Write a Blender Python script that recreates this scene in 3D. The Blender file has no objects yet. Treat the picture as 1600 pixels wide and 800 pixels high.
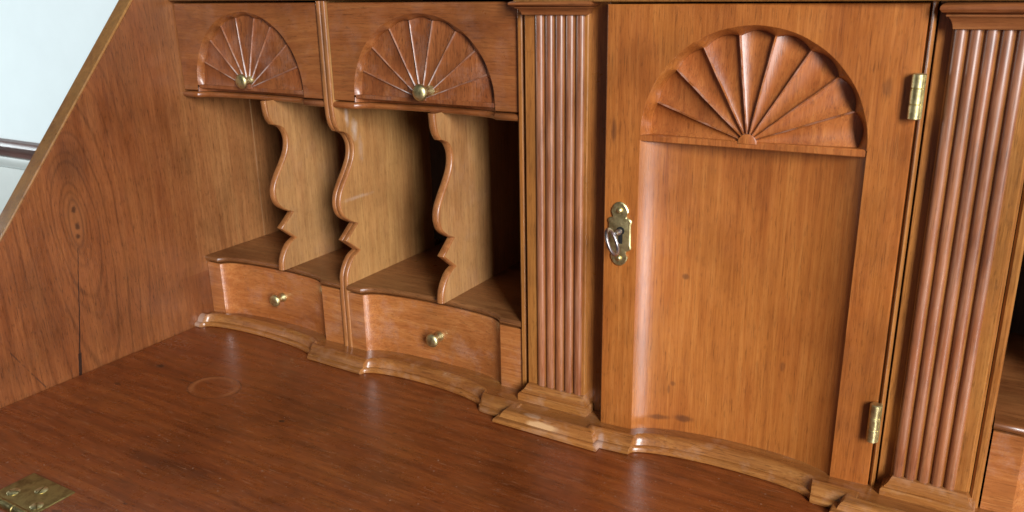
import bpy, bmesh, math, random
from mathutils import Vector, Matrix
random.seed(7)
S = 0.00078                       # model unit (about a millimetre on the photograph's scale) -> metres
scene = bpy.context.scene
C = scene.collection
PI = math.pi

# ------------------------------------------------------------------ camera
CP, CY, CR = 0.3130000337667079, 0.5390995470234023, -0.017034238036995736
fwd = Vector((-math.sin(CY)*math.cos(CP), math.cos(CY)*math.cos(CP), -math.sin(CP)))
right = Vector((math.cos(CY), math.sin(CY), 0)); up = right.cross(fwd)
r2 = math.cos(CR)*right + math.sin(CR)*up; u2 = -math.sin(CR)*right + math.cos(CR)*up
cam_d = bpy.data.cameras.new('camera'); cam = bpy.data.objects.new('camera', cam_d); C.objects.link(cam)
M = Matrix((r2, u2, -fwd)).transposed().to_4x4()
M.translation = Vector((772.0444, -608.4702, 367.7264))*S
cam.matrix_world = M
cam_d.sensor_width = 36; cam_d.lens = 1313.6537/1600*36
cam_d.clip_start = 0.01; cam_d.clip_end = 50
cam_d.dof.use_dof = True; cam_d.dof.focus_distance = 0.56; cam_d.dof.aperture_fstop = 20
scene.camera = cam

# ------------------------------------------------------------------ room light: dim room + one tall window at the right
world = bpy.data.worlds.new('World'); scene.world = world; world.use_nodes = True
bg = world.node_tree.nodes['Background']
bg.inputs[0].default_value = (0.86, 0.94, 1.0, 1); bg.inputs[1].default_value = 0.095
def window_light(name, loc, target, sx, sy, power, col):
    ld = bpy.data.lights.new(name, 'AREA'); ld.shape = 'RECTANGLE'; ld.size = sx; ld.size_y = sy
    ld.energy = power; ld.color = col
    o = bpy.data.objects.new(name, ld); C.objects.link(o)
    o.location = loc; o.rotation_euler = (Vector(target)-Vector(loc)).to_track_quat('-Z', 'Y').to_euler()
    return o
window_light('window_light', (2.35, -1.75, 0.95), (0.35, 0.0, 0.15), 0.58, 1.35, 134, (0.95, 0.975, 1.0))
wl = window_light('wall_fill_light', (-2.0, -0.30, 0.22), (-0.62, 0.22, 0.2), 0.4, 0.5, 5.4, (0.84, 0.965, 1.0)); wl.data.spread = math.radians(90)  # added lamp that brightens the wall at left; no window seen there
scene.view_settings.view_transform = 'Standard'; scene.view_settings.look = 'None'
scene.cycles.max_bounces = 6; scene.cycles.diffuse_bounces = 3; scene.cycles.glossy_bounces = 3
scene.view_settings.exposure = 0.0; scene.view_settings.gamma = 1.0

# ------------------------------------------------------------------ node helper
class NT:
    def __init__(s, name):
        s.m = bpy.data.materials.new(name); s.m.use_nodes = True
        s.t = s.m.node_tree; s.n = s.t.nodes; s.l = s.t.links
        s.b = s.n['Principled BSDF']
        s.tc = s.n.new('ShaderNodeTexCoord')
    def put(s, sock, v):
        if isinstance(v, bpy.types.NodeSocket): s.l.new(v, sock)
        elif isinstance(v, (tuple, list)):
            sock.default_value = tuple(v) + (1,) if len(v) == 3 and sock.type == 'RGBA' else v
        else: sock.default_value = v
    def math(s, op, a, b=0.0, c=None, clamp=False):
        n = s.n.new('ShaderNodeMath'); n.operation = op; n.use_clamp = clamp
        s.put(n.inputs[0], a); s.put(n.inputs[1], b)
        if c is not None: s.put(n.inputs[2], c)
        return n.outputs[0]
    def vmath(s, op, a, b=(0,0,0)):
        n = s.n.new('ShaderNodeVectorMath'); n.operation = op; s.put(n.inputs[0], a); s.put(n.inputs[1], b); return n.outputs[0]
    def sep(s, v):
        n = s.n.new('ShaderNodeSeparateXYZ'); s.l.new(v, n.inputs[0]); return n.outputs
    def comb(s, x, y, z):
        n = s.n.new('ShaderNodeCombineXYZ')
        for i, q in enumerate((x, y, z)): s.put(n.inputs[i], q)
        return n.outputs[0]
    def noise(s, v, scale, detail=3, rough=0.55, dist=0.0):
        n = s.n.new('ShaderNodeTexNoise'); s.l.new(v, n.inputs['Vector'])
        n.inputs['Scale'].default_value = scale; n.inputs['Detail'].default_value = detail
        n.inputs['Roughness'].default_value = rough; n.inputs['Distortion'].default_value = dist
        return n.outputs[0]
    def ramp(s, f, stops):
        n = s.n.new('ShaderNodeValToRGB'); s.l.new(f, n.inputs[0]); e = n.color_ramp.elements
        while len(e) < len(stops): e.new(0.5)
        for k, (p, c) in zip(e, stops):
            k.position = p; k.color = (c, c, c, 1) if isinstance(c, (int, float)) else tuple(c) + (1,)
        return n.outputs[0]
    def mix(s, f, a, b, mode='MIX'):
        n = s.n.new('ShaderNodeMix'); n.data_type = 'RGBA'; n.blend_type = mode
        s.put(n.inputs[0], f); s.put(n.inputs[6], a); s.put(n.inputs[7], b); return n.outputs[2]
    def mm(s):                                    # object coordinates in model units
        return s.vmath('MULTIPLY', s.tc.outputs['Object'], (1/S, 1/S, 1/S))
    def spot(s, P, axes, c, rad, soft=0.35, wob=0.0, nv=None):   # 1 inside an ellipse
        q = []
        for i in range(2):
            d = s.math('DIVIDE', s.math('SUBTRACT', P[axes[i]], c[i]), rad[i]); q.append(s.math('MULTIPLY', d, d))
        r = s.math('SQRT', s.math('ADD', q[0], q[1]))
        if nv is not None: r = s.math('ADD', r, s.math('MULTIPLY', s.math('SUBTRACT', nv, 0.5), wob))
        n = s.n.new('ShaderNodeMapRange'); n.interpolation_type = 'SMOOTHSTEP'; s.l.new(r, n.inputs[0])
        n.inputs[1].default_value = 1+soft; n.inputs[2].default_value = 1-soft
        n.inputs[3].default_value = 0; n.inputs[4].default_value = 1
        return n.outputs[0], r

def wood(name, dark, mid, light, axis='Z', seed=0.0, rough=(0.26, 0.42), coat=0.25, pores=0.55, cross=1.0,
         extra=None, bump=0.25, blotch=0.35, haze=0.0, streak=0.24, fleck=0.26, spec=0.45, cr=0.25):
    dark = tuple(a*0.65+b*0.35 for a, b in zip(dark, mid))
    t = NT(name); mmv = t.mm()
    oi = t.n.new('ShaderNodeObjectInfo')
    off = t.math('MULTIPLY', oi.outputs['Random'], 37.0)
    v = t.vmath('ADD', mmv, t.comb(t.math('ADD', off, seed*61.3), t.math('ADD', off, seed*17.7), seed*91.1))
    L = 0.03
    sc = {'X': (L, 1, 1), 'Y': (1, L, 1), 'Z': (1, 1, L)}[axis]
    wv = t.noise(t.vmath('MULTIPLY', v, {'X': (.4, 1, 1), 'Y': (1, .4, 1), 'Z': (1, 1, .4)}[axis]), 0.009, 1, 0.5)
    vs = t.vmath('MULTIPLY', v, sc)
    vs = t.vmath('ADD', vs, t.comb(t.math('MULTIPLY', wv, 14*cross), t.math('MULTIPLY', wv, 14*cross), t.math('MULTIPLY', wv, 14*cross)))
    g1 = t.noise(vs, streak, 5, 0.62)
    g2 = t.noise(vs, streak*4.3, 3, 0.6)
    sp = {'X': (0.045, 1, 1), 'Y': (1, 0.045, 1), 'Z': (1, 1, 0.045)}[axis]
    pv = t.vmath('MULTIPLY', v, sp)
    pr = t.noise(pv, 1.35, 2, 0.5)
    g = t.math('ADD', t.math('MULTIPLY', g1, 0.58), t.math('MULTIPLY', g2, 0.42))
    col = t.ramp(g, [(0.32, dark), (0.49, mid), (0.68, light)])
    bl = t.noise(v, 0.011, 3, 0.6)
    col = t.mix(1.0, col, t.ramp(bl, [(0.28, 1-blotch), (0.5, 1.0), (0.75, 1+blotch*0.25)]), 'MULTIPLY')
    st = {'X': (.22, 1, 1), 'Y': (1, .22, 1), 'Z': (1, 1, .22)}[axis]
    b2 = t.noise(t.vmath('ADD', t.vmath('MULTIPLY', v, st), (211.0, 97.0, 53.0)), 0.036, 4, 0.62)
    col = t.mix(1.0, col, t.ramp(b2, [(0.30, (0.78, 0.68, 0.60)), (0.47, (1.0, 0.97, 0.95)), (0.56, (1.02, 1.03, 1.0)), (0.74, (1.14, 1.20, 1.22))]), 'MULTIPLY')
    pm = t.ramp(pr, [(0.31, 1-pores), (0.42, 1.0)])
    col = t.mix(1.0, col, pm, 'MULTIPLY')
    fs = {'X': (0.22, 1, 1), 'Y': (1, 0.22, 1), 'Z': (1, 1, 0.22)}[axis]
    fl = t.noise(t.vmath('MULTIPLY', v, fs), 0.62, 3, 0.6)
    col = t.mix(1.0, col, t.ramp(fl, [(0.30, 1-fleck), (0.44, 1.0), (0.60, 1.0), (0.78, 1+fleck*0.35)]), 'MULTIPLY')
    ctx = dict(t=t, v=v, mm=mmv, P=t.sep(mmv), g=g, bl=bl)
    bh = t.math('ADD', t.math('MULTIPLY', pm, 0.5), t.math('MULTIPLY', g2, 0.7))
    if extra: 
        r = extra(ctx, col)
        col = r
    if haze:                                     # dried polish sitting in the pores
        hz = t.math('MULTIPLY', t.ramp(t.noise(v, 0.035, 4, 0.65), [(0.50, 0.0), (0.72, 1.0)]), haze)
        hz = t.math('MULTIPLY', hz, t.ramp(t.noise(v, 0.9, 2), [(0.35, 0.25), (0.65, 1.0)]))
        col = t.mix(hz, col, (0.62, 0.50, 0.45))
    t.l.new(col, t.b.inputs['Base Color'])
    rn = t.noise(v, 0.06, 4, 0.65)
    rr = t.n.new('ShaderNodeMapRange'); t.l.new(rn, rr.inputs[0]); rr.inputs[1].default_value = 0.3; rr.inputs[2].default_value = 0.7
    rr.inputs[3].default_value = rough[0]; rr.inputs[4].default_value = rough[1]
    t.l.new(rr.outputs[0], t.b.inputs['Roughness'])
    t.b.inputs['Coat Weight'].default_value = coat; t.b.inputs['Coat Roughness'].default_value = cr
    t.b.inputs['Specular IOR Level'].default_value = spec
    bp = t.n.new('ShaderNodeBump'); bp.inputs['Strength'].default_value = bump; bp.inputs['Distance'].default_value = 0.0004
    t.l.new(bh, bp.inputs['Height']); t.l.new(bp.outputs[0], t.b.inputs['Normal'])
    return t.m

# ---- figure of the left side board: knot, arched rings, drying crack
def side_extra(c, col):
    t, P = c['t'], c['P']
    dy = t.math('SUBTRACT', P[1], -146.0); dz = t.math('SUBTRACT', P[2], 154.0)
    nz = t.noise(c['mm'], 0.02, 3, 0.5); nl = t.noise(t.vmath('MULTIPLY', c['mm'], (1, 1, .35)), 0.011, 2, 0.5)
    up = t.math('MULTIPLY', t.math('GREATER_THAN', dz, 0.0), 0.16)
    kz = t.math('MULTIPLY', dz, t.math('ADD', 0.22, up))
    d = t.math('SQRT', t.math('ADD', t.math('MULTIPLY', dy, dy), t.math('MULTIPLY', kz, kz)))
    d = t.math('ADD', d, t.math('MULTIPLY', t.math('SUBTRACT', nl, 0.5), 40.0))
    rings = t.math('SINE', t.math('MULTIPLY', d, 0.50))
    rings2 = t.math('SINE', t.math('MULTIPLY', d, 1.45))
    rings = t.math('MULTIPLY', rings, t.ramp(t.noise(t.vmath('MULTIPLY', c['mm'], (1, 1, .4)), 0.03, 2), [(0.35, 0.1), (0.65, 1.0)]))
    f = t.math('ADD', t.math('MULTIPLY', rings, 0.30), t.math('MULTIPLY', rings2, 0.2))
    rm = t.ramp(t.math('ADD', f, 0.5), [(0.1, 0.45), (0.42, 1.0), (0.9, 1.12)])
    near = t.ramp(t.math('DIVIDE', d, 95.0), [(0.0, 0.75), (0.35, 0.55), (1.0, 0.25)])
    col = t.mix(near, col, t.mix(1.0, col, rm, 'MULTIPLY'))
    # reddish halo round the knot, dark core and pith
    halo, _ = t.spot(P, (1, 2), (-146, 156), (9, 24), 0.5, 0.5, nz)
    col = t.mix(t.math('MULTIPLY', halo, 0.55), col, (0.27, 0.095, 0.03))
    ring, r = t.spot(P, (1, 2), (-146, 152), (6.5, 24), 0.3)
    rr = t.math('SUBTRACT', 1.0, t.math('MULTIPLY', t.math('ABSOLUTE', t.math('SUBTRACT', r, 1.0)), 4.5), clamp=True)
    col = t.mix(t.math('MULTIPLY', rr, 0.5), col, (0.05, 0.018, 0.008))
    for cy, cz, ry, rz in ((-146, 166, 2.4, 3.6), (-145, 149, 2.1, 3.6), (-146.5, 139, 2.0, 2.6)):
        s1, _ = t.spot(P, (1, 2), (cy, cz), (ry, rz), 0.6, 1.3, t.noise(c['mm'], 0.35, 2))
        col = t.mix(t.math('MULTIPLY', s1, 0.7), col, (0.012, 0.007, 0.005))
    # dark smoky patch above the knot
    s2, _ = t.spot(P, (1, 2), (-140, 212), (18, 22), 0.8, 0.9, nz)
    col = t.mix(t.math('MULTIPLY', s2, 0.42), col, (0.035, 0.016, 0.009))
    # crack running down from the knot
    yc = t.math('ADD', -150.0, t.math('MULTIPLY', t.math('SUBTRACT', 120.0, P[2]), -0.165))
    yc = t.math('ADD', yc, t.math('MULTIPLY', t.math('SUBTRACT', t.noise(c['mm'], 0.05, 3), 0.5), 2.6))
    w = t.math('ADD', 0.35, t.math('MULTIPLY', t.math('SUBTRACT', 125.0, P[2], clamp=False), 0.0035))
    w = t.math('ADD', w, t.math('MULTIPLY', t.math('LESS_THAN', P[2], 22.0), 0.9))
    ck = t.math('LESS_THAN', t.math('ABSOLUTE', t.math('SUBTRACT', P[1], yc)), w)
    ck = t.math('MULTIPLY', ck, t.math('LESS_THAN', P[2], 128.0))
    col = t.mix(t.math('MULTIPLY', ck, 0.9), col, (0.010, 0.007, 0.006))
    # a second scratch low on the left
    yc2 = t.math('ADD', -238.0, t.math('MULTIPLY', t.math('SUBTRACT', 60.0, P[2]), 0.55))
    k2 = t.math('LESS_THAN', t.math('ABSOLUTE', t.math('SUBTRACT', P[1], yc2)), 0.7)
    k2 = t.math('MULTIPLY', k2, t.ramp(t.noise(c['mm'], 0.05, 3), [(0.5, 0.0), (0.56, 1.0)]))
    col = t.mix(t.math('MULTIPLY', k2, 0.6), col, (0.03, 0.015, 0.01))
    # the inside of the pigeonhole was never stained: paler behind the drawer fronts
    n = t.n.new('ShaderNodeMapRange'); t.l.new(P[1], n.inputs[0]); n.inputs[1].default_value = -45; n.inputs[2].default_value = 45
    pale = t.math('MULTIPLY', n.outputs[0], t.math('GREATER_THAN', P[2], 60.0))
    col = t.mix(t.math('MULTIPLY', pale, 0.9), col, t.mix(1.0, col, (1.5, 1.95, 2.2), 'MULTIPLY'))
    return col

def top_extra(c, col):
    t, P = c['t'], c['P']
    nz = t.noise(c['mm'], 0.05, 3)
    # cathedral figure round a pin knot
    dx = t.math('MULTIPLY', t.math('SUBTRACT', P[0], 110.0), 0.06); dy = t.math('SUBTRACT', P[1], -165.0)
    d = t.math('SQRT', t.math('ADD', t.math('MULTIPLY', dx, dx), t.math('MULTIPLY', dy, dy)))
    d = t.math('ADD', d, t.math('MULTIPLY', t.noise(t.vmath('MULTIPLY', c['mm'], (.35, 1, 1)), 0.012, 3), 55.0))
    f = t.ramp(t.math('ADD', t.math('MULTIPLY', t.math('SINE', t.math('MULTIPLY', d, 0.42)), 0.5), 0.5), [(0.0, 0.72), (0.5, 1.0), (1.0, 1.12)])
    col = t.mix(0.6, col, t.mix(1.0, col, f, 'MULTIPLY'))
    # ring left by a cup
    _, r = t.spot(P, (0, 1), (143, -124), (24, 19), 0.3)
    rr = t.math('SUBTRACT', 1.0, t.math('MULTIPLY', t.math('ABSOLUTE', t.math('SUBTRACT', r, 1.0)), 5.0), clamp=True)
    rr = t.math('MULTIPLY', rr, t.ramp(t.noise(c['mm'], 0.03, 2), [(0.38, 0.15), (0.6, 1.0)]))
    col = t.mix(t.math('MULTIPLY', rr, 0.85), col, (0.36, 0.125, 0.04))
    r3 = t.math('SUBTRACT', 1.0, t.math('MULTIPLY', t.math('ABSOLUTE', t.math('SUBTRACT', r, 1.17)), 22.0), clamp=True)
    col = t.mix(t.math('MULTIPLY', r3, 0.8), col, (0.05, 0.016, 0.006))
    for cx, cy, rx, ry, a in ((55, -118, 4.5, 3.4, .9), (52, -165, 5, 2, .7), (250, -141, 3, 2, .8), (108, -128, 9, 1.6, .5),
                              (330, -330, 30, 7, .55), (300, -160, 20, 3, .3), (420, -260, 60, 6, .35), (230, -240, 60, 8, .35)):
        s1, _ = t.spot(P, (0, 1), (cx, cy), (rx, ry), 0.4, 0.9, nz)
        col = t.mix(t.math('MULTIPLY', s1, a), col, (0.022, 0.010, 0.006))
    dn = t.noise(c['mm'], 0.33, 2, 0.5)
    col = t.mix(t.ramp(dn, [(0.69, 0.0), (0.735, 0.6)]), col, (0.42, 0.24, 0.16))
    dk = t.noise(t.vmath('MULTIPLY', c['mm'], (0.35, 1, 1)), 0.16, 2, 0.5)
    col = t.mix(t.ramp(dk, [(0.24, 0.6), (0.30, 0.0)]), col, (0.03, 0.012, 0.006))
    # pale rubbed scratches
    sc = t.noise(t.vmath('MULTIPLY', c['mm'], (0.05, 0.6, 1)), 0.9, 2)
    col = t.mix(t.ramp(sc, [(0.62, 0.0), (0.69, 0.4)]), col, (0.34, 0.15, 0.075))
    return col

def door_extra(c, col):
    t, P = c['t'], c['P']
    nz = t.noise(c['mm'], 0.12, 3)
    for cx, cz, rx, rz, a in ((553, 20, 9, 2.2, .55), (573, 21, 8, 2.8, .6), (569, 146, 2.4, 2.2, .5), (563, 52, 2, 2, .45),
                              (560, 46, 1, 4, .4), (648, 84, 2, 4, .35), (512, 260, 2, 9, .5), (700, 300, 3, 6, .4)):
        s1, _ = t.spot(P, (0, 2), (cx, cz), (rx, rz), 0.5, 1.1, nz)
        col = t.mix(t.math('MULTIPLY', s1, a), col, (0.05, 0.018, 0.01))
    return col

def rib_extra(c, col):                            # dried wax packed in the carving round the knob
    t = c['t']
    n = t.ramp(t.noise(c['mm'], 0.10, 3, 0.6), [(0.34, 0.1), (0.60, 1.0)])
    m = 0.0
    for hx, hz in ((100, 275), (318, 274), (897, 274)):
        q, _ = t.spot(c['P'], (0, 2), (hx, hz), (26, 24), 0.65, 0.9, t.noise(c['mm'], 0.06, 2)); m = t.math('MAXIMUM', m, q)
    m = t.math('ADD', t.math('MULTIPLY', m, 0.75), 0.12)
    return t.mix(t.math('MULTIPLY', n, m), col, (0.66, 0.58, 0.55))
def rib_extra_low(c, col):
    t = c['t']
    n = t.ramp(t.noise(c['mm'], 0.10, 3, 0.6), [(0.42, 0.0), (0.68, 1.0)])
    return t.mix(t.math('MULTIPLY', n, 0.4), col, (0.55, 0.36, 0.30))
def worn_extra(c, col):
    t = c['t']
    n = t.ramp(t.noise(c['v'], 0.05, 4, 0.6), [(0.52, 0.0), (0.70, 1.0)])
    return t.mix(t.math('MULTIPLY', n, 0.35), col, (0.46, 0.27, 0.17))

def reed_extra(c, col):
    t = c['t']
    n = t.ramp(t.noise(t.vmath('MULTIPLY', c['v'], (1, 1, .06)), 0.33, 4, 0.6), [(0.46, 0.0), (0.66, 1.0)])
    return t.mix(t.math('MULTIPLY', n, 0.4), col, (0.46, 0.23, 0.13))
def base_extra(c, col):
    t, P = c['t'], c['P']
    col = worn_extra(c, col)
    nz = t.noise(c['mm'], 0.15, 3)
    for cx, cy, rx, ry, a, k in ((463, -47.5, 14, 1.5, .9, (0.62, 0.36, 0.17)), (452, -43, 8, 1.6, .4, (0.5, 0.33, 0.22)), (4, -24, 5, 8, .35, (0.5, 0.42, 0.38)), (516, -46, 3.2, 7, .25, (0.55, 0.48, 0.46))):
        s1, _ = t.spot(P, (0, 1), (cx, cy), (rx, ry), 0.3, 0.7, nz)
        col = t.mix(t.math('MULTIPLY', s1, a), col, k)
    return col

def rub_extra(c, col):                            # polish smears on the front of the upright
    t, P = c['t'], c['P']
    nz = t.noise(c['mm'], 0.14, 3)
    for cy, cz, ry, rz, a in ((16, 248, 1.6, 9, .4), (26, 233, 2.4, 7, .4), (33, 212, 2.0, 10, .15), (24, 165, 12, 1.6, .16)):
        s1, _ = t.spot(P, (1, 2), (cy, cz), (ry*1.4, rz), 0.85, 2.2, nz)
        col = t.mix(t.math('MULTIPLY', s1, a), col, (0.66, 0.56, 0.50))
    return col

W = {}
W['side']   = wood('side_board_wood', (0.15, 0.045, 0.014), (0.205, 0.064, 0.019), (0.265, 0.09, 0.028), 'Z', 1, extra=side_extra, pores=0.45, rough=(0.32, 0.48), coat=0.2, cross=0.3, blotch=0.28, fleck=0.4)
W['edge']   = wood('board_edge_wood', (0.15, 0.062, 0.014), (0.25, 0.108, 0.025), (0.33, 0.155, 0.04), 'Z', 2, pores=0.35)
W['top']    = wood('writing_board_wood', (0.13, 0.029, 0.006), (0.205, 0.048, 0.010), (0.275, 0.074, 0.016), 'X', 3, extra=top_extra, rough=(0.19, 0.42), coat=0.4, pores=0.45, cross=0.35, blotch=0.32, fleck=0.3)
W['drawer'] = wood('drawer_front_wood', (0.25, 0.073, 0.018), (0.38, 0.127, 0.033), (0.49, 0.195, 0.06), 'X', 4, haze=0.2, pores=0.3, cross=1.6, coat=0.7)
W['udraw']  = wood('shell_drawer_wood', (0.18, 0.052, 0.013), (0.265, 0.084, 0.022), (0.34, 0.122, 0.034), 'X', 5, pores=0.3, streak=0.12, cross=2.4, haze=0.08, coat=0.3)
W['lobe']   = wood('shell_carving_wood', (0.15, 0.041, 0.011), (0.235, 0.069, 0.019), (0.315, 0.106, 0.031), 'Z', 6, haze=0.14, rough=(0.3, 0.42), coat=0.25)
W['rib']    = wood('waxed_rib_wood', (0.17, 0.05, 0.014), (0.27, 0.085, 0.025), (0.36, 0.13, 0.04), 'Z', 6.4, extra=rib_extra, coat=0.4)
W['shelf']  = wood('shelf_wood', (0.12, 0.041, 0.013), (0.20, 0.074, 0.023), (0.28, 0.115, 0.038), 'X', 7, pores=0.4)
W['div']    = wood('pale_divider_wood', (0.27, 0.12, 0.042), (0.385, 0.184, 0.066), (0.48, 0.243, 0.09), 'Z', 8, rough=(0.4, 0.55), coat=0.05, pores=0.3, haze=0.06, cross=0.3, blotch=0.2)
W['mdiv']   = wood('rubbed_divider_wood', (0.28, 0.122, 0.039), (0.395, 0.188, 0.062), (0.49, 0.248, 0.087), 'Z', 8.2, rough=(0.38, 0.52), coat=0.08, pores=0.3, cross=0.3, blotch=0.2, extra=rub_extra)
W['dedge']  = wood('stained_divider_edge', (0.20, 0.07, 0.02), (0.33, 0.123, 0.037), (0.43, 0.18, 0.058), 'Z', 8.5, rough=(0.3, 0.45), coat=0.35, pores=0.3)
W['dark']   = wood('shade_darkened_back_wood', (0.03, 0.015, 0.007), (0.05, 0.026, 0.012), (0.08, 0.042, 0.02), 'Z', 9, rough=(0.6, 0.8), coat=0)  # near black: deep shade of the pigeonholes is put into this colour
W['pil']    = wood('pilaster_wood', (0.20, 0.066, 0.014), (0.32, 0.119, 0.026), (0.42, 0.175, 0.044), 'Z', 10, pores=0.35, coat=0.3)
W['reed']   = wood('reed_wood', (0.18, 0.051, 0.017), (0.29, 0.092, 0.031), (0.385, 0.145, 0.054), 'Z', 11, pores=0.35, rough=(0.40, 0.52), coat=0.5, spec=0.75, cr=0.34, extra=reed_extra)
W['cap']    = wood('capital_wood', (0.16, 0.046, 0.014), (0.255, 0.083, 0.025), (0.34, 0.128, 0.04), 'X', 12, pores=0.3, coat=0.3)
W['base']   = wood('moulding_wood', (0.16, 0.053, 0.012), (0.295, 0.108, 0.025), (0.41, 0.175, 0.046), 'X', 13, pores=0.4, rough=(0.24, 0.38), coat=0.5, extra=base_extra)
W['door']   = wood('door_wood', (0.215, 0.059, 0.0115), (0.342, 0.104, 0.0195), (0.44, 0.152, 0.034), 'Z', 14, extra=door_extra, pores=0.35, rough=(0.28, 0.42), coat=0.4, blotch=0.3, cross=0.4)
W['panel']  = wood('door_panel_wood', (0.225, 0.062, 0.0115), (0.36, 0.111, 0.0205), (0.46, 0.164, 0.036), 'Z', 14.6, extra=door_extra, pores=0.3, rough=(0.30, 0.42), coat=1.0, blotch=0.22, cross=0.15, streak=0.17, fleck=0.2)
W['dlobe']  = wood('door_shell_wood', (0.21, 0.055, 0.013), (0.335, 0.097, 0.021), (0.43, 0.145, 0.035), 'Z', 15, pores=0.3, rough=(0.32, 0.44), coat=0.25)
W['drib']   = wood('door_rib_wood', (0.18, 0.05, 0.013), (0.29, 0.088, 0.022), (0.38, 0.135, 0.036), 'Z', 16, extra=rib_extra_low, coat=0.45)

def metal(name, base, dirt, rough=(0.22, 0.45), seed=0.0, ms=0.18):
    t = NT(name); v = t.vmath('ADD', t.mm(), (seed*31, seed*17, seed*7))
    n = t.noise(v, ms, 4, 0.65)
    col = t.ramp(n, [(0.32, dirt), (0.55, base), (0.8, tuple(min(1, x*1.15) for x in base))])
    t.l.new(col, t.b.inputs['Base Color']); t.b.inputs['Metallic'].default_value = 1
    rr = t.n.new('ShaderNodeMapRange'); t.l.new(t.noise(v, ms*2.3, 4), rr.inputs[0]); rr.inputs[1].default_value = .3; rr.inputs[2].default_value = .7
    rr.inputs[3].default_value = rough[0]; rr.inputs[4].default_value = rough[1]; t.l.new(rr.outputs[0], t.b.inputs['Roughness'])
    bp = t.n.new('ShaderNodeBump'); bp.inputs['Strength'].default_value = .15; bp.inputs['Distance'].default_value = .0003
    t.l.new(t.noise(v, 0.5, 3), bp.inputs['Height']); t.l.new(bp.outputs[0], t.b.inputs['Normal'])
    return t.m
brass = metal('aged_brass', (0.68, 0.59, 0.30), (0.40, 0.32, 0.14), (0.36, 0.54), ms=0.16)
brass_dull = metal('dull_brass', (0.42, 0.33, 0.12), (0.22, 0.15, 0.05), (0.34, 0.5), 2, ms=0.12)
steel = metal('worn_key_steel', (0.52, 0.50, 0.50), (0.2, 0.16, 0.15), (0.25, 0.45), 3)
def flat(name, col, rough=0.6, var=0.06, sc=0.02):
    t = NT(name); n = t.noise(t.mm(), sc, 4, 0.6)
    t.l.new(t.ramp(n, [(0.3, tuple(x*(1-var) for x in col)), (0.7, tuple(min(1, x*(1+var*.4)) for x in col))]), t.b.inputs['Base Color'])
    t.b.inputs['Roughness'].default_value = rough
    return t.m
plaster = flat('pale_painted_plaster', (0.84, 0.92, 0.92), 0.8, 0.02)
wains = flat('grey_painted_wainscot', (0.60, 0.62, 0.58), 0.55, 0.06)
rail_m = flat('dark_varnished_rail', (0.12, 0.045, 0.032), 0.4, 0.25)
black = flat('keyhole_dark', (0.006, 0.005, 0.004), 0.9)  # black inset: the shade inside the keyhole is given as colour

# ------------------------------------------------------------------ mesh helpers (all lengths in model units)
def mesh(name, verts, faces, ang=38):
    me = bpy.data.meshes.new(name)
    me.from_pydata([(x*S, y*S, z*S) for x, y, z in verts], [], faces)
    bm = bmesh.new(); bm.from_mesh(me); bmesh.ops.remove_doubles(bm, verts=bm.verts, dist=1e-7)
    bmesh.ops.recalc_face_normals(bm, faces=bm.faces); bm.to_mesh(me); bm.free()
    for p in me.polygons: p.use_smooth = True
    me.set_sharp_from_angle(angle=math.radians(ang))
    return me
def link(name, me, mat, parent=None, label=None):
    o = bpy.data.objects.new(name, me); C.objects.link(o)
    if mat and not me.materials: me.materials.append(mat)
    if parent: o.parent = parent
    if label: o['label'] = label
    return o
def obj(name, vf, mat, parent=None, label=None, ang=38): return link(name, mesh(name, vf[0], vf[1], ang), mat, parent, label)
def grid(rows, close=False):
    n = len(rows[0]); v = [p for r in rows for p in r]; f = []
    for i in range(len(rows)-1):
        for j in range(n if close else n-1):
            a = i*n+j; b = i*n+(j+1) % n; f.append((a, b, b+n, a+n))
    return v, f
def join(*parts):
    V, F = [], []
    for v, f in parts:
        o = len(V); V += list(v); F += [tuple(i+o for i in q) for q in f]
    return V, F
def solid(rings):                                 # closed loops, capped
    v, f = grid(rings, True); n = len(rings[0]); m = len(rings)
    return v, f + [tuple(range(n)), tuple(range((m-1)*n, m*n))]
def box(x0, x1, y0, y1, z0, z1, b=0.6):
    def ring(z, i): return [(x0+i, y0+i, z), (x1-i, y0+i, z), (x1, y0+i, z) if 0 else (x1-i, y1-i, z), (x0+i, y1-i, z)]
    if b <= 0: return solid([ring(z0, 0), ring(z1, 0)])
    def oct_(z, i, c):
        X0, X1, Y0, Y1 = x0+i, x1-i, y0+i, y1-i
        return [(X0+c, Y0, z), (X1-c, Y0, z), (X1, Y0+c, z), (X1, Y1-c, z), (X1-c, Y1, z), (X0+c, Y1, z), (X0, Y1-c, z), (X0, Y0+c, z)]
    return solid([oct_(z0, b, b*.5), oct_(z0+b, 0, b), oct_(z1-b, 0, b), oct_(z1, b, b*.5)])
def lathe(prof, n=20):                            # prof: (radius, height along z)
    return solid([[(r*math.cos(2*PI*k/n), r*math.sin(2*PI*k/n), h) for k in range(n)] for r, h in prof])
def xf(vf, fn): return [fn(*p) for p in vf[0]], vf[1]
def along_y(vf, x, y, z): return xf(vf, lambda a, b, h: (x+a, y-h, z+b))   # lathe axis h -> -y (towards the viewer)
def plan(x0, x1, xa, xb, y, D, n=40, kk=0.46):             # front outline with a hollow between xa and xb
    P = [(x0, y)]
    xc, w = (xa+xb)/2, (xb-xa)/2
    for k in range(n+1):
        u = -math.cos(PI*k/n); e = w*(1-abs(u)); P.append((xc+w*u, y + D*(0.54*(1-math.exp(-e/(D*kk))) + 0.48*(1-u*u))))
    return P + [(x1, y)]
def plan_solid(pl, yb, prof):                     # prof: (z, dy) down the front edge
    return solid([[(x, y+dy, z) for x, y in pl] + [(pl[-1][0], yb, z), (pl[0][0], yb, z)] for z, dy in prof])

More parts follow.
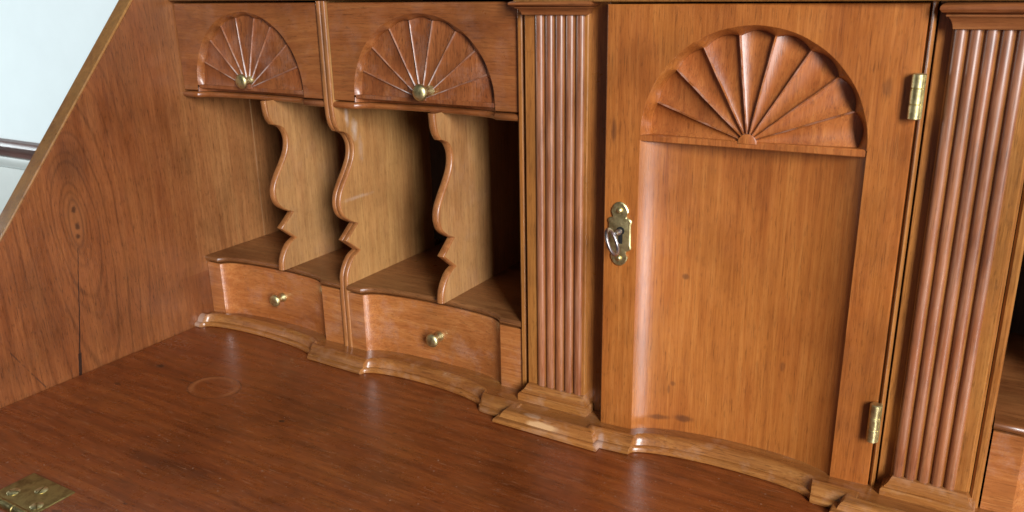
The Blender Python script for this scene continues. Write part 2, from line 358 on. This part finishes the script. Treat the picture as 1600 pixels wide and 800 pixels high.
# ------------------------------------------------------------------ room behind
wall = obj('wall', box(-3200, 3000, 285, 330, -950, 1900, 0), plaster); wall['kind'] = 'structure'
def rail(prof, x0=-3200, x1=3000): return solid([[(x, 285-o, z) for o, z in prof] for x in (x0, x1)])
obj('chair_rail', rail([(-2, 98), (17, 98), (21, 94), (22, 89), (19, 84), (12, 79), (9, 72), (8, 66), (-2, 65)]), rail_m, wall, 'dark varnished chair rail')
obj('rail_moulding', rail([(-2, 64.5), (10, 64), (11, 58), (7, 50), (5, 44), (-2, 42)]), wains, wall)
obj('wainscot', box(-3200, 3000, 280, 290, -950, 41.5, 0), wains, wall, 'grey painted boarding below the rail')

# ------------------------------------------------------------------ the desk
desk = bpy.data.objects.new('slant_front_desk', None); C.objects.link(desk)
desk['label'] = 'open slant-front wooden desk with carved shells, pigeonholes, small drawers and reeded pilasters'
desk['category'] = 'desk'
desk.empty_display_size = 0.05

# left side board with the slanted front edge
prof = [(-349, -26), (-349, -2), (-46.5, 358), (-18, 392), (182, 392), (182, -26)]
def side_ring(x, i):
    c = (0, 180); out = []
    for y, z in prof:
        d = math.hypot(y-c[0], z-c[1]); out.append((x, y-(y-c[0])/d*i, z-(z-c[1])/d*i))
    return out
obj('side_board', solid([side_ring(-20, 1.2), side_ring(-19, 0), side_ring(-1.0, 0), side_ring(0, 1.0)]), W['side'], desk, 'knotty cracked left side board')
# lighter slanted edge strip facing the fall
sl = Vector((0, 302.5, 360)).normalized(); nr = Vector((0, -sl.z, sl.y))
def on_slant(x, s, h):
    p = Vector((0, -349, -2)) + sl*s + nr*h; return (x, p.y, p.z)
obj('edge_strip', solid([[on_slant(x, s, h) for x, h in ((-20.4, -6), (-20.4, 0.9), (-19.6, 1.6), (-1.8, 1.6), (-0.9, 0.6), (-0.9, -6))] for s in (2, 560)]), W['edge'], desk)

obj('joint_strip', box(-0.5, 0.8, 88.6, 90.4, 78.2, 356, 0.2), W['div'], desk)
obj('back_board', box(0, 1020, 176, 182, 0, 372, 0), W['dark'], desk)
obj('top_board', box(0.3, 1020, -5, 182, 356.2, 376, 1.0), W['edge'], desk)
obj('top_rail', box(424, 800, -19, -6, 353.8, 374, 0.8), W['edge'], desk)
obj('writing_surface', box(1.5, 1120, -338, 182, -20, 0, 0.8), W['top'], desk, 'dark polished writing board with a cup ring')
obj('fall_front', box(-20, 1140, -760, -339.2, -20, -0.3, 0.8), W['top'], desk)

# brass hinge let into the writing board
hg = obj('leaf_hinge', join(box(137, 192, -333.5, -300, -1.2, 0.8, 0.6)), brass_dull, desk, 'brass hinge leaf with slotted screws')
kn = []
for a, b in ((137, 154.6), (155, 173.6), (174, 192)):
    kn.append(xf(lathe([(3.0, a), (3.5, a+.5), (3.5, b-.5), (3.0, b)], 14), lambda p, q, h: (h, -336.6+p, 0.6+q)))
for k in kn: obj('knuckle', k, brass_dull, hg)
def screw(x, y, a):
    r = 4.9
    half = []
    for sgn in (1, -1):
        pts = [(0.55, -math.sqrt(r*r-.3))] + [(r*math.cos(q), r*math.sin(q)) for q in [(-78+156*k/10)*PI/180 for k in range(11)]] + [(0.55, math.sqrt(r*r-.3))]
        ring = lambda z, s: [(sgn*(px*s if px > .6 else px), py*s, z) for px, py in pts]
        half.append(solid([ring(0.4, 1.0), ring(1.1, 1.0), ring(1.6, 0.86)]))
    vf = join(*half); ca, sa = math.cos(a), math.sin(a)
    obj('screw', xf(vf, lambda p, q, h: (x+p*ca-q*sa, y+p*sa+q*ca, h)), brass, hg)
screw(150, -324, -1.2); screw(167, -312, 0.5); screw(184, -326, 1.0)

# ------------------------------------------------------------------ carved shell in an arched recess
def arch(Rx, Rz, th): return Rx*math.cos(th), Rz*math.sin(th)
def shell(par, xc, z0, Rx, Rz, yf, n, lm, rm, facem, dep=1.0, hub=6.5, ribw=0.9, flu=2.6, sc0=0.925, sc1=0.026):
    def d0(q): return (1.4 + 5.2*q**1.4)*dep
    def scal(t): return sc0 + sc1*abs(math.sin(PI*t))
    NR, NT_ = 9, 8
    angs = [PI*i/n + (random.uniform(-.022, .022) if 0 < i < n else 0) for i in range(n+1)]
    for i in range(n):
        a0, a1 = angs[i], angs[i+1]
        rows = []
        for k in range(NR+1):
            row = []
            for j in range(NT_+1):
                t = j/NT_; th = a0+(a1-a0)*t
                x1, z1 = arch(Rx, Rz, th); qo = scal(t); qh = hub*0.8/Rx
                q = qh+(qo-qh)*k/NR
                fl = flu*dep*(q**0.9)*math.sin(PI*t)**0.85 if 0 < t < 1 else 0
                row.append((xc+x1*q, yf+d0(q)+fl, z0+z1*q))
            rows.append(row)
        obj('lobe', grid(rows), lm, par, ang=60)
    for i in range(n+1):                           # raised fillets between the lobes
        th = angs[i]
        if i in (0, n): continue
        x1, z1 = arch(Rx, Rz, th); L = math.hypot(x1, z1); tx, tz = -z1/L, x1/L
        rows = []
        for k in range(8):
            q = hub*0.9/Rx + (0.93-hub*0.9/Rx)*k/7
            w = ribw*(0.45+0.75*q)*random.uniform(.9, 1.1); y = yf+d0(q)
            jx = random.uniform(-.12, .12)
            rows.append([(xc+x1*q+tx*(s*w+jx), y+dy, z0+z1*q+tz*(s*w+jx)) for s, dy in ((-1.25, 1.6), (-0.8, -0.8*dep-.1), (0, -1.15*dep-.2), (0.8, -0.8*dep-.1), (1.25, 1.6))])
        obj('rib', grid(rows), rm, par, ang=50)
    rows = []                                     # scalloped wall up to the face
    N = n*10
    for k in range(N+1):
        t = (k % 10)/10.0; i0 = min(k//10, n-1); th = angs[i0]+(angs[i0+1]-angs[i0])*(k-10*i0)/10.0
        x1, z1 = arch(Rx, Rz, th); q = scal(t) if k not in (0, N) else scal(0)
        db = d0(q) + 0.5 + (flu*dep*(q**0.9)*math.sin(PI*t)**0.85 if 0 < t < 1 else 0)
        row = []
        for f, h in ((0, 1.0), (0.10, 0.72), (0.35, 0.46), (0.65, 0.22), (0.88, 0.06), (0.94, 0.01), (1.0, 0.0)):
            qq = q + (1-q)*f; row.append((xc+x1*qq, yf+db*h, z0+z1*qq))
        rows.append(row)
    obj('arch_rim', grid(rows), facem, par, ang=34)
    hb = [[(xc+hub*s*math.cos(PI*k/14), yf+y, z0-1+hub*s*math.sin(PI*k/14)) for k in range(15)] for s, y in ((1.0, 3.5), (1.0, 0.6), (0.86, 0.1), (0.01, 0.0))]
    obj('shell_hub', grid(hb), lm, par, ang=40)

def arched_face(x0, x1, zb, zt, xc, z0, Rx, Rz, yf, th=14):
    """flat board with an arched opening that reaches down to zb"""
    F = []
    rows = []
    e = 0.8
    xs = [xc-Rx*math.cos(PI*k/48) for k in range(49)]
    F.append(grid([[(x, yf, z0+Rz*math.sqrt(max(0, 1-((x-xc)/Rx)**2))) for x in xs], [(x, yf, zt-e) for x in xs]]))
    for a, b in ((x0+e, xc-Rx), (xc+Rx, x1-e)):
        F.append(grid([[(a, yf, zb+e), (b, yf, zb+e)], [(a, yf, z0), (b, yf, z0)], [(a, yf, zt-e), (b, yf, zt-e)]]))
    # rounded outer edges and sides
    def rim(pts): 
        return grid(pts)
    F.append(rim([[(x0, yf+th, zb), (x0, yf+th, zt)], [(x0, yf+e, zb), (x0, yf+e, zt)], [(x0+e, yf, zb+e), (x0+e, yf, zt-e)]]))
    F.append(rim([[(x1, yf+th, zb), (x1, yf+th, zt)], [(x1, yf+e, zb), (x1, yf+e, zt)], [(x1-e, yf, zb+e), (x1-e, yf, zt-e)]]))
    F.append(rim([[(x0, yf+th, zt), (x1, yf+th, zt)], [(x0, yf+e, zt), (x1, yf+e, zt)], [(x0+e, yf, zt-e), (x1-e, yf, zt-e)]]))
    for a, b in ((x0, xc-Rx), (xc+Rx, x1)):
        a2 = a+e if a == x0 else a; b2 = b-e if b == x1 else b
        F.append(rim([[(a, yf+th, zb), (b, yf+th, zb)], [(a, yf+e, zb), (b, yf+e, zb)], [(a2, yf, zb+e), (b2, yf, zb+e)]]))
    return join(*F)

def knob(par, x, y, z, L=17, R=7.4):
    pr = [(R*.70, -2), (R*.74, 0), (R*.72, L*.08), (R*.55, L*.2), (R*.44, L*.34), (R*.44, L*.46), (R*.56, L*.58), (R*.86, L*.68), (R, L*.76), (R, L*.84), (R*.9, L*.92), (R*.6, L*.985), (R*.2, L), (0.05, L)]
    obj('knob', along_y(lathe(pr, 24), x, y, z), brass, par)

def shell_drawer(x0, x1, xc, Rx, Rz, z0, kx, kz, klen, label):
    dr = obj('shell_drawer', arched_face(x0, x1, 265.2, 354.2, xc, z0, Rx, Rz, 0), W['udraw'], desk, label)
    shell(dr, xc, z0, Rx, Rz, 0, 9, W['lobe'], W['rib'], W['udraw'], 0.8, 5.0, 0.75)
    # straight ledge at the foot of the shell, hollow band and bead below it
    obj('ledge', box(xc-Rx+.2, xc+Rx-.2, 1.3, 12, z0-3.2, z0+0.6, 0.5), W['lobe'], dr)
    pl = plan(x0, x1, xc-Rx, xc+Rx, 0, 13)
    rows = []
    for z, s, dy in ((z0-2.0, 0.55, 1.0), (z0-4, 0.75, .6), (264.2, 1.0, 0.4)):
        rows.append([(x, dy+y*s, z) for x, y in pl[1:-1]])
    obj('hollow_band', grid(rows), W['lobe'], dr, ang=60)
    pr = [(257.6, 2.2), (257.9, 0.2), (258.8, -1.2), (260.4, -1.9), (262.0, -1.7), (263.2, -0.7), (263.8, 1.2)]
    obj('bead', plan_solid(pl, 24, pr), W['udraw'], dr, ang=60)
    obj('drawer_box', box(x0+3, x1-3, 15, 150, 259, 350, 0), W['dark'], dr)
    knob(dr, kx, 3.5, kz, klen)
    return dr
shell_drawer(0.8, 201.4, 99, 76, 75, 271, 100.5, 279, 16, 'small drawer with carved shell and pale waxed rays')
shell_drawer(213.6, 417.6, 316.5, 77.5, 74, 271, 325, 279, 20, 'wider drawer with carved shell')
shell_drawer(795, 1000, 897, 76, 75, 271, 897, 279, 17, None)

def low_drawer(x0, x1, xa, xb, kx, kz, y=0.0, label=None):
    pl = plan(x0, x1, xa, xb, y, 15)
    d = obj('hollow_drawer', plan_solid(pl, y+26, [(2, .8), (2.8, 0), (69.9, 0), (70.2, .35)]), W['drawer'], desk, label, ang=30)
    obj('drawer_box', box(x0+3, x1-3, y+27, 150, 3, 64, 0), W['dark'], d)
    knob(d, kx, y+14.6, kz, 15.5, 7.0)
low_drawer(0.8, 201.4, 21, 175, 101, 39.5, 0, 'small drawer with hollowed front')
low_drawer(213.6, 417.4, 232, 395, 315, 37, -1.5, 'small drawer with hollowed front and paler edge')
low_drawer(792, 1000, 811, 975, 895, 38, -2)

def shelf(x0, x1, xa, xb, y=0.0):
    pl = plan(x0, x1, xa, xb, y-2.2, 15)
    pr = [(72.2, 3.0), (72.5, 1.4), (73.2, 0.5), (74.4, 0), (75.8, 0.05), (77.0, 0.7), (77.7, 1.7), (78.0, 3.2)]
    obj('shelf', plan_solid(pl, 176, pr), W['shelf'], desk, ang=50)
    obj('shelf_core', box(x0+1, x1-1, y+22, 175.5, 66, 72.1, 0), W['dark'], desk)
shelf(0.4, 201.8, 20, 176); shelf(213.2, 417.8, 231, 396, -1.5); shelf(791.5, 1000, 811, 976, -2)

# ------------------------------------------------------------------ scrolled dividers
def catmull(P, m=6):
    out = []
    for i in range(len(P)-1):
        p0, p1, p2, p3 = P[max(i-1, 0)], P[i], P[i+1], P[min(i+2, len(P)-1)]
        for k in range(m):
            t = k/m
            out.append(tuple(0.5*(2*p1[j]+(-p0[j]+p2[j])*t+(2*p0[j]-5*p1[j]+4*p2[j]-p3[j])*t*t+(-p0[j]+3*p1[j]-3*p2[j]+p3[j])*t**3) for j in (0, 1)))
    return out + [P[-1]]
scroll = (catmull([(0.5, 259), (1.5, 248), (4, 240), (8, 234.5)]) +
          catmull([(8.3, 234.2), (14, 232.5), (21, 228), (25.5, 218), (24, 206), (17, 194), (8, 182), (1.5, 171), (0, 160), (4, 150), (13, 143), (23, 138.2)])[1:] +
          [(17, 133.4), (11, 128.7), (5, 124), (11.3, 119), (17.6, 114), (24, 109)] +
          catmull([(24, 109), (14.5, 105), (7, 97), (2.5, 88), (1.2, 78)])[1:])
def divider_mesh(t, beads, top, bottom, y0=0.0, back=150.0, face='div'):
    pts = []
    if top: pts += [(0.2, top), (0.2, 262)]
    pts += scroll
    if bottom is not None: pts += [(0.8, 70), (0.8, bottom)]
    zt, zb = pts[0][1], pts[-1][1]
    prof = []
    h = t/beads/2
    for b in range(beads):
        cx = -t/2 + h*(2*b+1)
        for k in range(9):
            a = PI*k/8; prof.append((cx - h*math.cos(a), h*(1-math.sin(a)**0.8)*0.75))
    rings = [[(x, y+y0+dy, z) for y, z in pts] + [(x, back, zb), (x, back, zt)] for x, dy in prof]
    me = mesh('divider', *solid(rings), ang=40)
    me.materials.append(W[face]); me.materials.append(W['dedge'])
    for p in me.polygons: p.material_index = 0 if len(p.vertices) > 4 else 1
    return me
small = divider_mesh(8.0, 1, None, None)
for x, yo in ((116.5, 0), (326, 0), (893, 0)):
    o = link('scrolled_divider', small, W['div'], desk); o.location = (x*S, (yo-1)*S, 0)
big = divider_mesh(11.4, 2, 355.5, 5, -3.5, face='mdiv')
for x in (207.5, 1006):
    o = link('main_divider', big, W['div'], desk, 'double-beaded upright running the full height'); o.location = (x*S, 0, 0)

# ------------------------------------------------------------------ pilasters
def wrap(xl, xr, yf, prof, yb=4):                 # moulding carried round three sides
    rows = [[(xl-o, yb, z), (xl-o, yf-o, z), (xr+o, yf-o, z), (xr+o, yb, z)] for o, z in prof]
    v, f = grid(rows); n = len(rows)
    f += [(0, 1, 2, 3), tuple(range((n-1)*4, n*4))]
    return v, f
def reed_mesh(r, L):
    pf = [(0, -.2), (0.0, 0.0), (0.4, .9)]
    rows = []
    for z, s in ((0, 0.55), (0.7, 0.85), (1.8, 1), (L*.25, 1), (L*.5, 1), (L*.75, 1), (L-1.8, 1), (L-.6, .9), (L, 0.6)):
        rows.append([(-r*math.cos(PI*k/12)*(.6+.4*s), -r*0.82*math.sin(PI*k/12)**0.8*s, z) for k in range(13)])
    v, f = grid(rows); return mesh('reed', v, f, 60)
def pilaster(xo0, xo1, xs0, xs1, xb0, xb1, reeds, r, ztop, zb, label, capk):
    yf = -8.5
    lo, hi = min(xo0, xb0), max(xo1, xb1)
    p = obj('pilaster', box(xs0, xs1, yf, 6, zb, ztop+2, 0.8), W['pil'], desk, label)
    obj('backing_board', box(xb0, xb1, -3.0, 12, 2, 355, 0.5), W['pil'], p)
    obj('edge_bead', box(xo0, xo1, -4.5, 175, 2, 356, 1.6), W['pil'], p)
    me = reed_mesh(r, ztop-zb-14.2)
    for x in reeds:
        o = link('reed', me, W['reed'], p); o.location = (x*S, (yf+.1)*S, (zb+15)*S)
    cp = [(-2, 0), (0.3, 0), (0.8, 3.0), (1.8, 5.6), (3.0, 7.4), (3.4, 8.0), (4.6, 8.2), (4.8, 9.4), (3.9, 9.8), (5.2, 10.1), (7.2, 11.0), (8.3, 12.8), (8.2, 14.6), (7.0, 16.2), (5.2, 17.0), (-2, 17.0)]
    rx0, rx1 = min(reeds)-r-1, max(reeds)+r+1
    cx0, cx1 = min(xs0, rx0), max(xs1, rx1)
    obj('capital', wrap(cx0+.5, cx1-.5, yf-3.6, [(o, ztop+z*capk) for o, z in cp]), W['cap'], p, ang=32)
    bp = [(-2, 16.5), (0.4, 16.5), (0.9, 15.6), (2.4, 12.4), (3.6, 10.8), (4.6, 10.2), (4.6, 9.0), (6.0, 8.6), (6.9, 7.6), (7.1, 5.5), (7.0, 1.0), (-2, 0.4)]
    obj('base', wrap(cx0+2, cx1-.5, yf-3.2, [(o, zb+z) for o, z in bp]), W['base'], p, ang=30)
pilaster(418.4, 424.4, 428, 484.5, 425.2, 500, [442+9*i for i in range(5)], 3.45, 344.5, 7.5, 'left reeded pilaster', 0.62)
pilaster(784.5, 790.6, 732.8, 782.5, 723.7, 784, [737.2+8.5*i for i in range(5)], 3.25, 337.0, 6.0, 'right reeded pilaster', 0.92)
# fill bead between door and right pilaster
obj('door_bead', xf(lathe([(1.7, 3), (1.9, 5), (1.9, 352), (1.7, 354)], 12), lambda a, b, h: (721.1+a, -6.8+b*2, h)), W['pil'], desk)

# ------------------------------------------------------------------ door
DX0, DX1, DZ0, DZ1 = 505.0, 718.6, 4.0, 352.4
xc, z0, Rx, Rz = 612.5, 258.0, 79.5, 80.5
door = obj('prospect_door', arched_face(DX0, DX1, DZ0, DZ1, xc, z0, Rx, Rz, 0, 16), W['door'], desk, 'central door with arched hollow panel and carved shell')
shell(door, xc, z0, Rx, Rz, 0, 9, W['dlobe'], W['drib'], W['door'], 1.5, 6.8, 0.75, 2.8, 0.91, 0.038)
obj('ledge', box(xc-Rx-1.4, xc+Rx+1.4, 1.0, 22, z0-4.8, z0+0.4, 0.6), W['dlobe'], door)
hp = plan(DX0, DX1, xc-Rx-1.0, xc+Rx+1.0, 0, 18, 56, 0.78)[1:-1]
obj('hollow_panel', grid([[(x, y, z) for x, y in hp] for z in (DZ0, 60, 120, 190, 254)]), W['panel'], door, ang=60)
ang = math.radians(2.55); pvt = Vector((718.6, 0, 0))
R3 = Matrix.Rotation(ang, 3, 'Z')
door.rotation_euler = (0, 0, ang); door.location = (pvt - R3 @ pvt + Vector((0, -10.5, 0)))*S

# keyhole plate
def plate_outline():
    half = [(0, 26.2), (2.6, 25.6), (5.0, 23.6), (6.6, 20.8), (7.2, 18.4), (5.6, 16.6), (5.4, 15.2), (6.0, 13.6), (8.2, 13.0), (9.6, 11.8), (10.0, 10.2), (9.3, 8.4), (9.3, 0)]
    h = half + [(x, -z) for x, z in reversed(half[:-1])]
    return h + [(-x, z) for x, z in reversed(h[1:-1])]
ol = plate_outline(); px, pz = 519.0, 179.0
def pring(y, s): return [(px+x*s[0], y, pz+z*s[1]) for x, z in ol]
obj('escutcheon', solid([pring(-0.2, (1, 1)), pring(-1.4, (1, 1)), pring(-2.0, (.91, .965)), pring(-2.05, (.3, .3))]), brass, door, 'scalloped brass keyhole plate', ang=30)
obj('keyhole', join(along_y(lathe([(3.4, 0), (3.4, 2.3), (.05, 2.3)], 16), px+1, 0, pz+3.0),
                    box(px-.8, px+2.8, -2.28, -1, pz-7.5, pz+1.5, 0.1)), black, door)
for dz in (19.5, -19.5):
    obj('pin', along_y(lathe([(2.6, 0), (2.6, 2.3), (2.1, 3.2), (1.1, 3.8), (.05, 4.0)], 14), px, 0, pz+dz), brass, door)
# butt hinges on the right edge of the door
for za, zb in ((281, 310), (48, 78)):
    br = xf(lathe([(3.2, za), (3.9, za+.6), (3.9, za+9.4), (3.5, za+9.8), (3.9, za+10.2), (3.9, za+19.4), (3.5, za+19.8), (3.9, za+20.2), (3.9, zb-.6), (3.2, zb)], 18), lambda a, b, h: (717.6+a, -4.2+b, h))
    obj('hinge', join(br, box(720.0, 722.0, -5.6, 6, za+.5, zb-.5, .2)), brass, door, ang=32)

# ------------------------------------------------------------------ base moulding following the hollows
OM = 24.0
pts = []                                          # (x, y outer line, inward direction)
def hollow(xa, xb, ya, yb, D, n=22):
    for k in range(n+1):
        a = PI*k/n; u = -math.cos(a); x = (xa+xb)/2+(xb-xa)/2*u
        pts.append((x, ya+(yb-ya)*(u+1)/2 + D*math.sin(a)**0.85, (-0.10*u, 1)))
def flatp(*q):
    for x, y, dx in q: pts.append((x, y, (dx, 1)))
flatp((0.3, -29, 0), (8, -29, 0)); hollow(9, 176, -29, -31, 17)
flatp((178, -33, 0), (249, -35, 0)); hollow(250, 393, -35.5, -39, 17)
flatp((396, -41.5, 0), (416, -43, 1), (416, -52, 1), (517, -53.5, -1), (517, -46.5, -1), (540, -44.5, 0))
hollow(541, 684, -44.5, -40.5, 16)
flatp((686, -41, 0), (699, -41, 1), (699, -51, 1), (800, -51, -1), (800, -41, -1), (822, -38, 0)); hollow(823, 965, -36, -33, 16); flatp((968, -32, 0), (1020, -32, 0))
mp = [(2.5, -0.5), (1.4, 0.4), (0.1, 0.8), (0, 2.0), (0.5, 3.6), (1.8, 4.9), (3.6, 5.4), (4.5, 5.1), (5.0, 5.9), (5.6, 7.6), (7.0, 9.8), (9.0, 11.6), (11.2, 12.5), (13.2, 12.6), (14.8, 11.8), (15.8, 10.4), (16.6, 9.4), (18, 9.0), (50, 9.0)]
rows = []
for x, y, d in pts:
    row = []
    for i, z in mp:
        m = min(i, OM) if abs(d[0]) == 1 else i
        row.append((x+d[0]*m, y+d[1]*i, z))
    rows.append(row)
obj('base_moulding', grid(rows), W['base'], desk, 'ogee moulding following the hollowed fronts', ang=40)

# ------------------------------------------------------------------ the key in the lock
key = bpy.data.objects.new('key', None); C.objects.link(key)
key['label'] = 'small steel key with oval bow in the door lock'; key['category'] = 'key'
key.location = (door.matrix_basis @ (Vector((px+1, -2, pz+3.0))*S)); key.rotation_euler = (0, 0, ang)
obj('shank', along_y(lathe([(1.5, -6), (1.7, 1), (2.3, 2.0), (1.8, 3.0), (2.4, 4.2), (1.8, 5.2), (2.3, 6.4), (1.6, 7.5), (1.5, 10.5), (.05, 10.8)], 14), 0, 0, 0), steel, key)
rows = []
for k in range(33):
    a = 2*PI*k/32; cy, cz = -17.6+7.6*math.cos(a), -4.4+9.6*math.sin(a)
    ny, nz = math.cos(a), math.sin(a)
    rows.append([(1.5*math.sin(b)+(cz+4.4)*-0.4, cy+1.5*math.cos(b)*ny, cz+1.5*math.cos(b)*nz) for b in [2*PI*j/10 for j in range(10)]])
obj('bow', grid(rows, True), steel, key, ang=60)
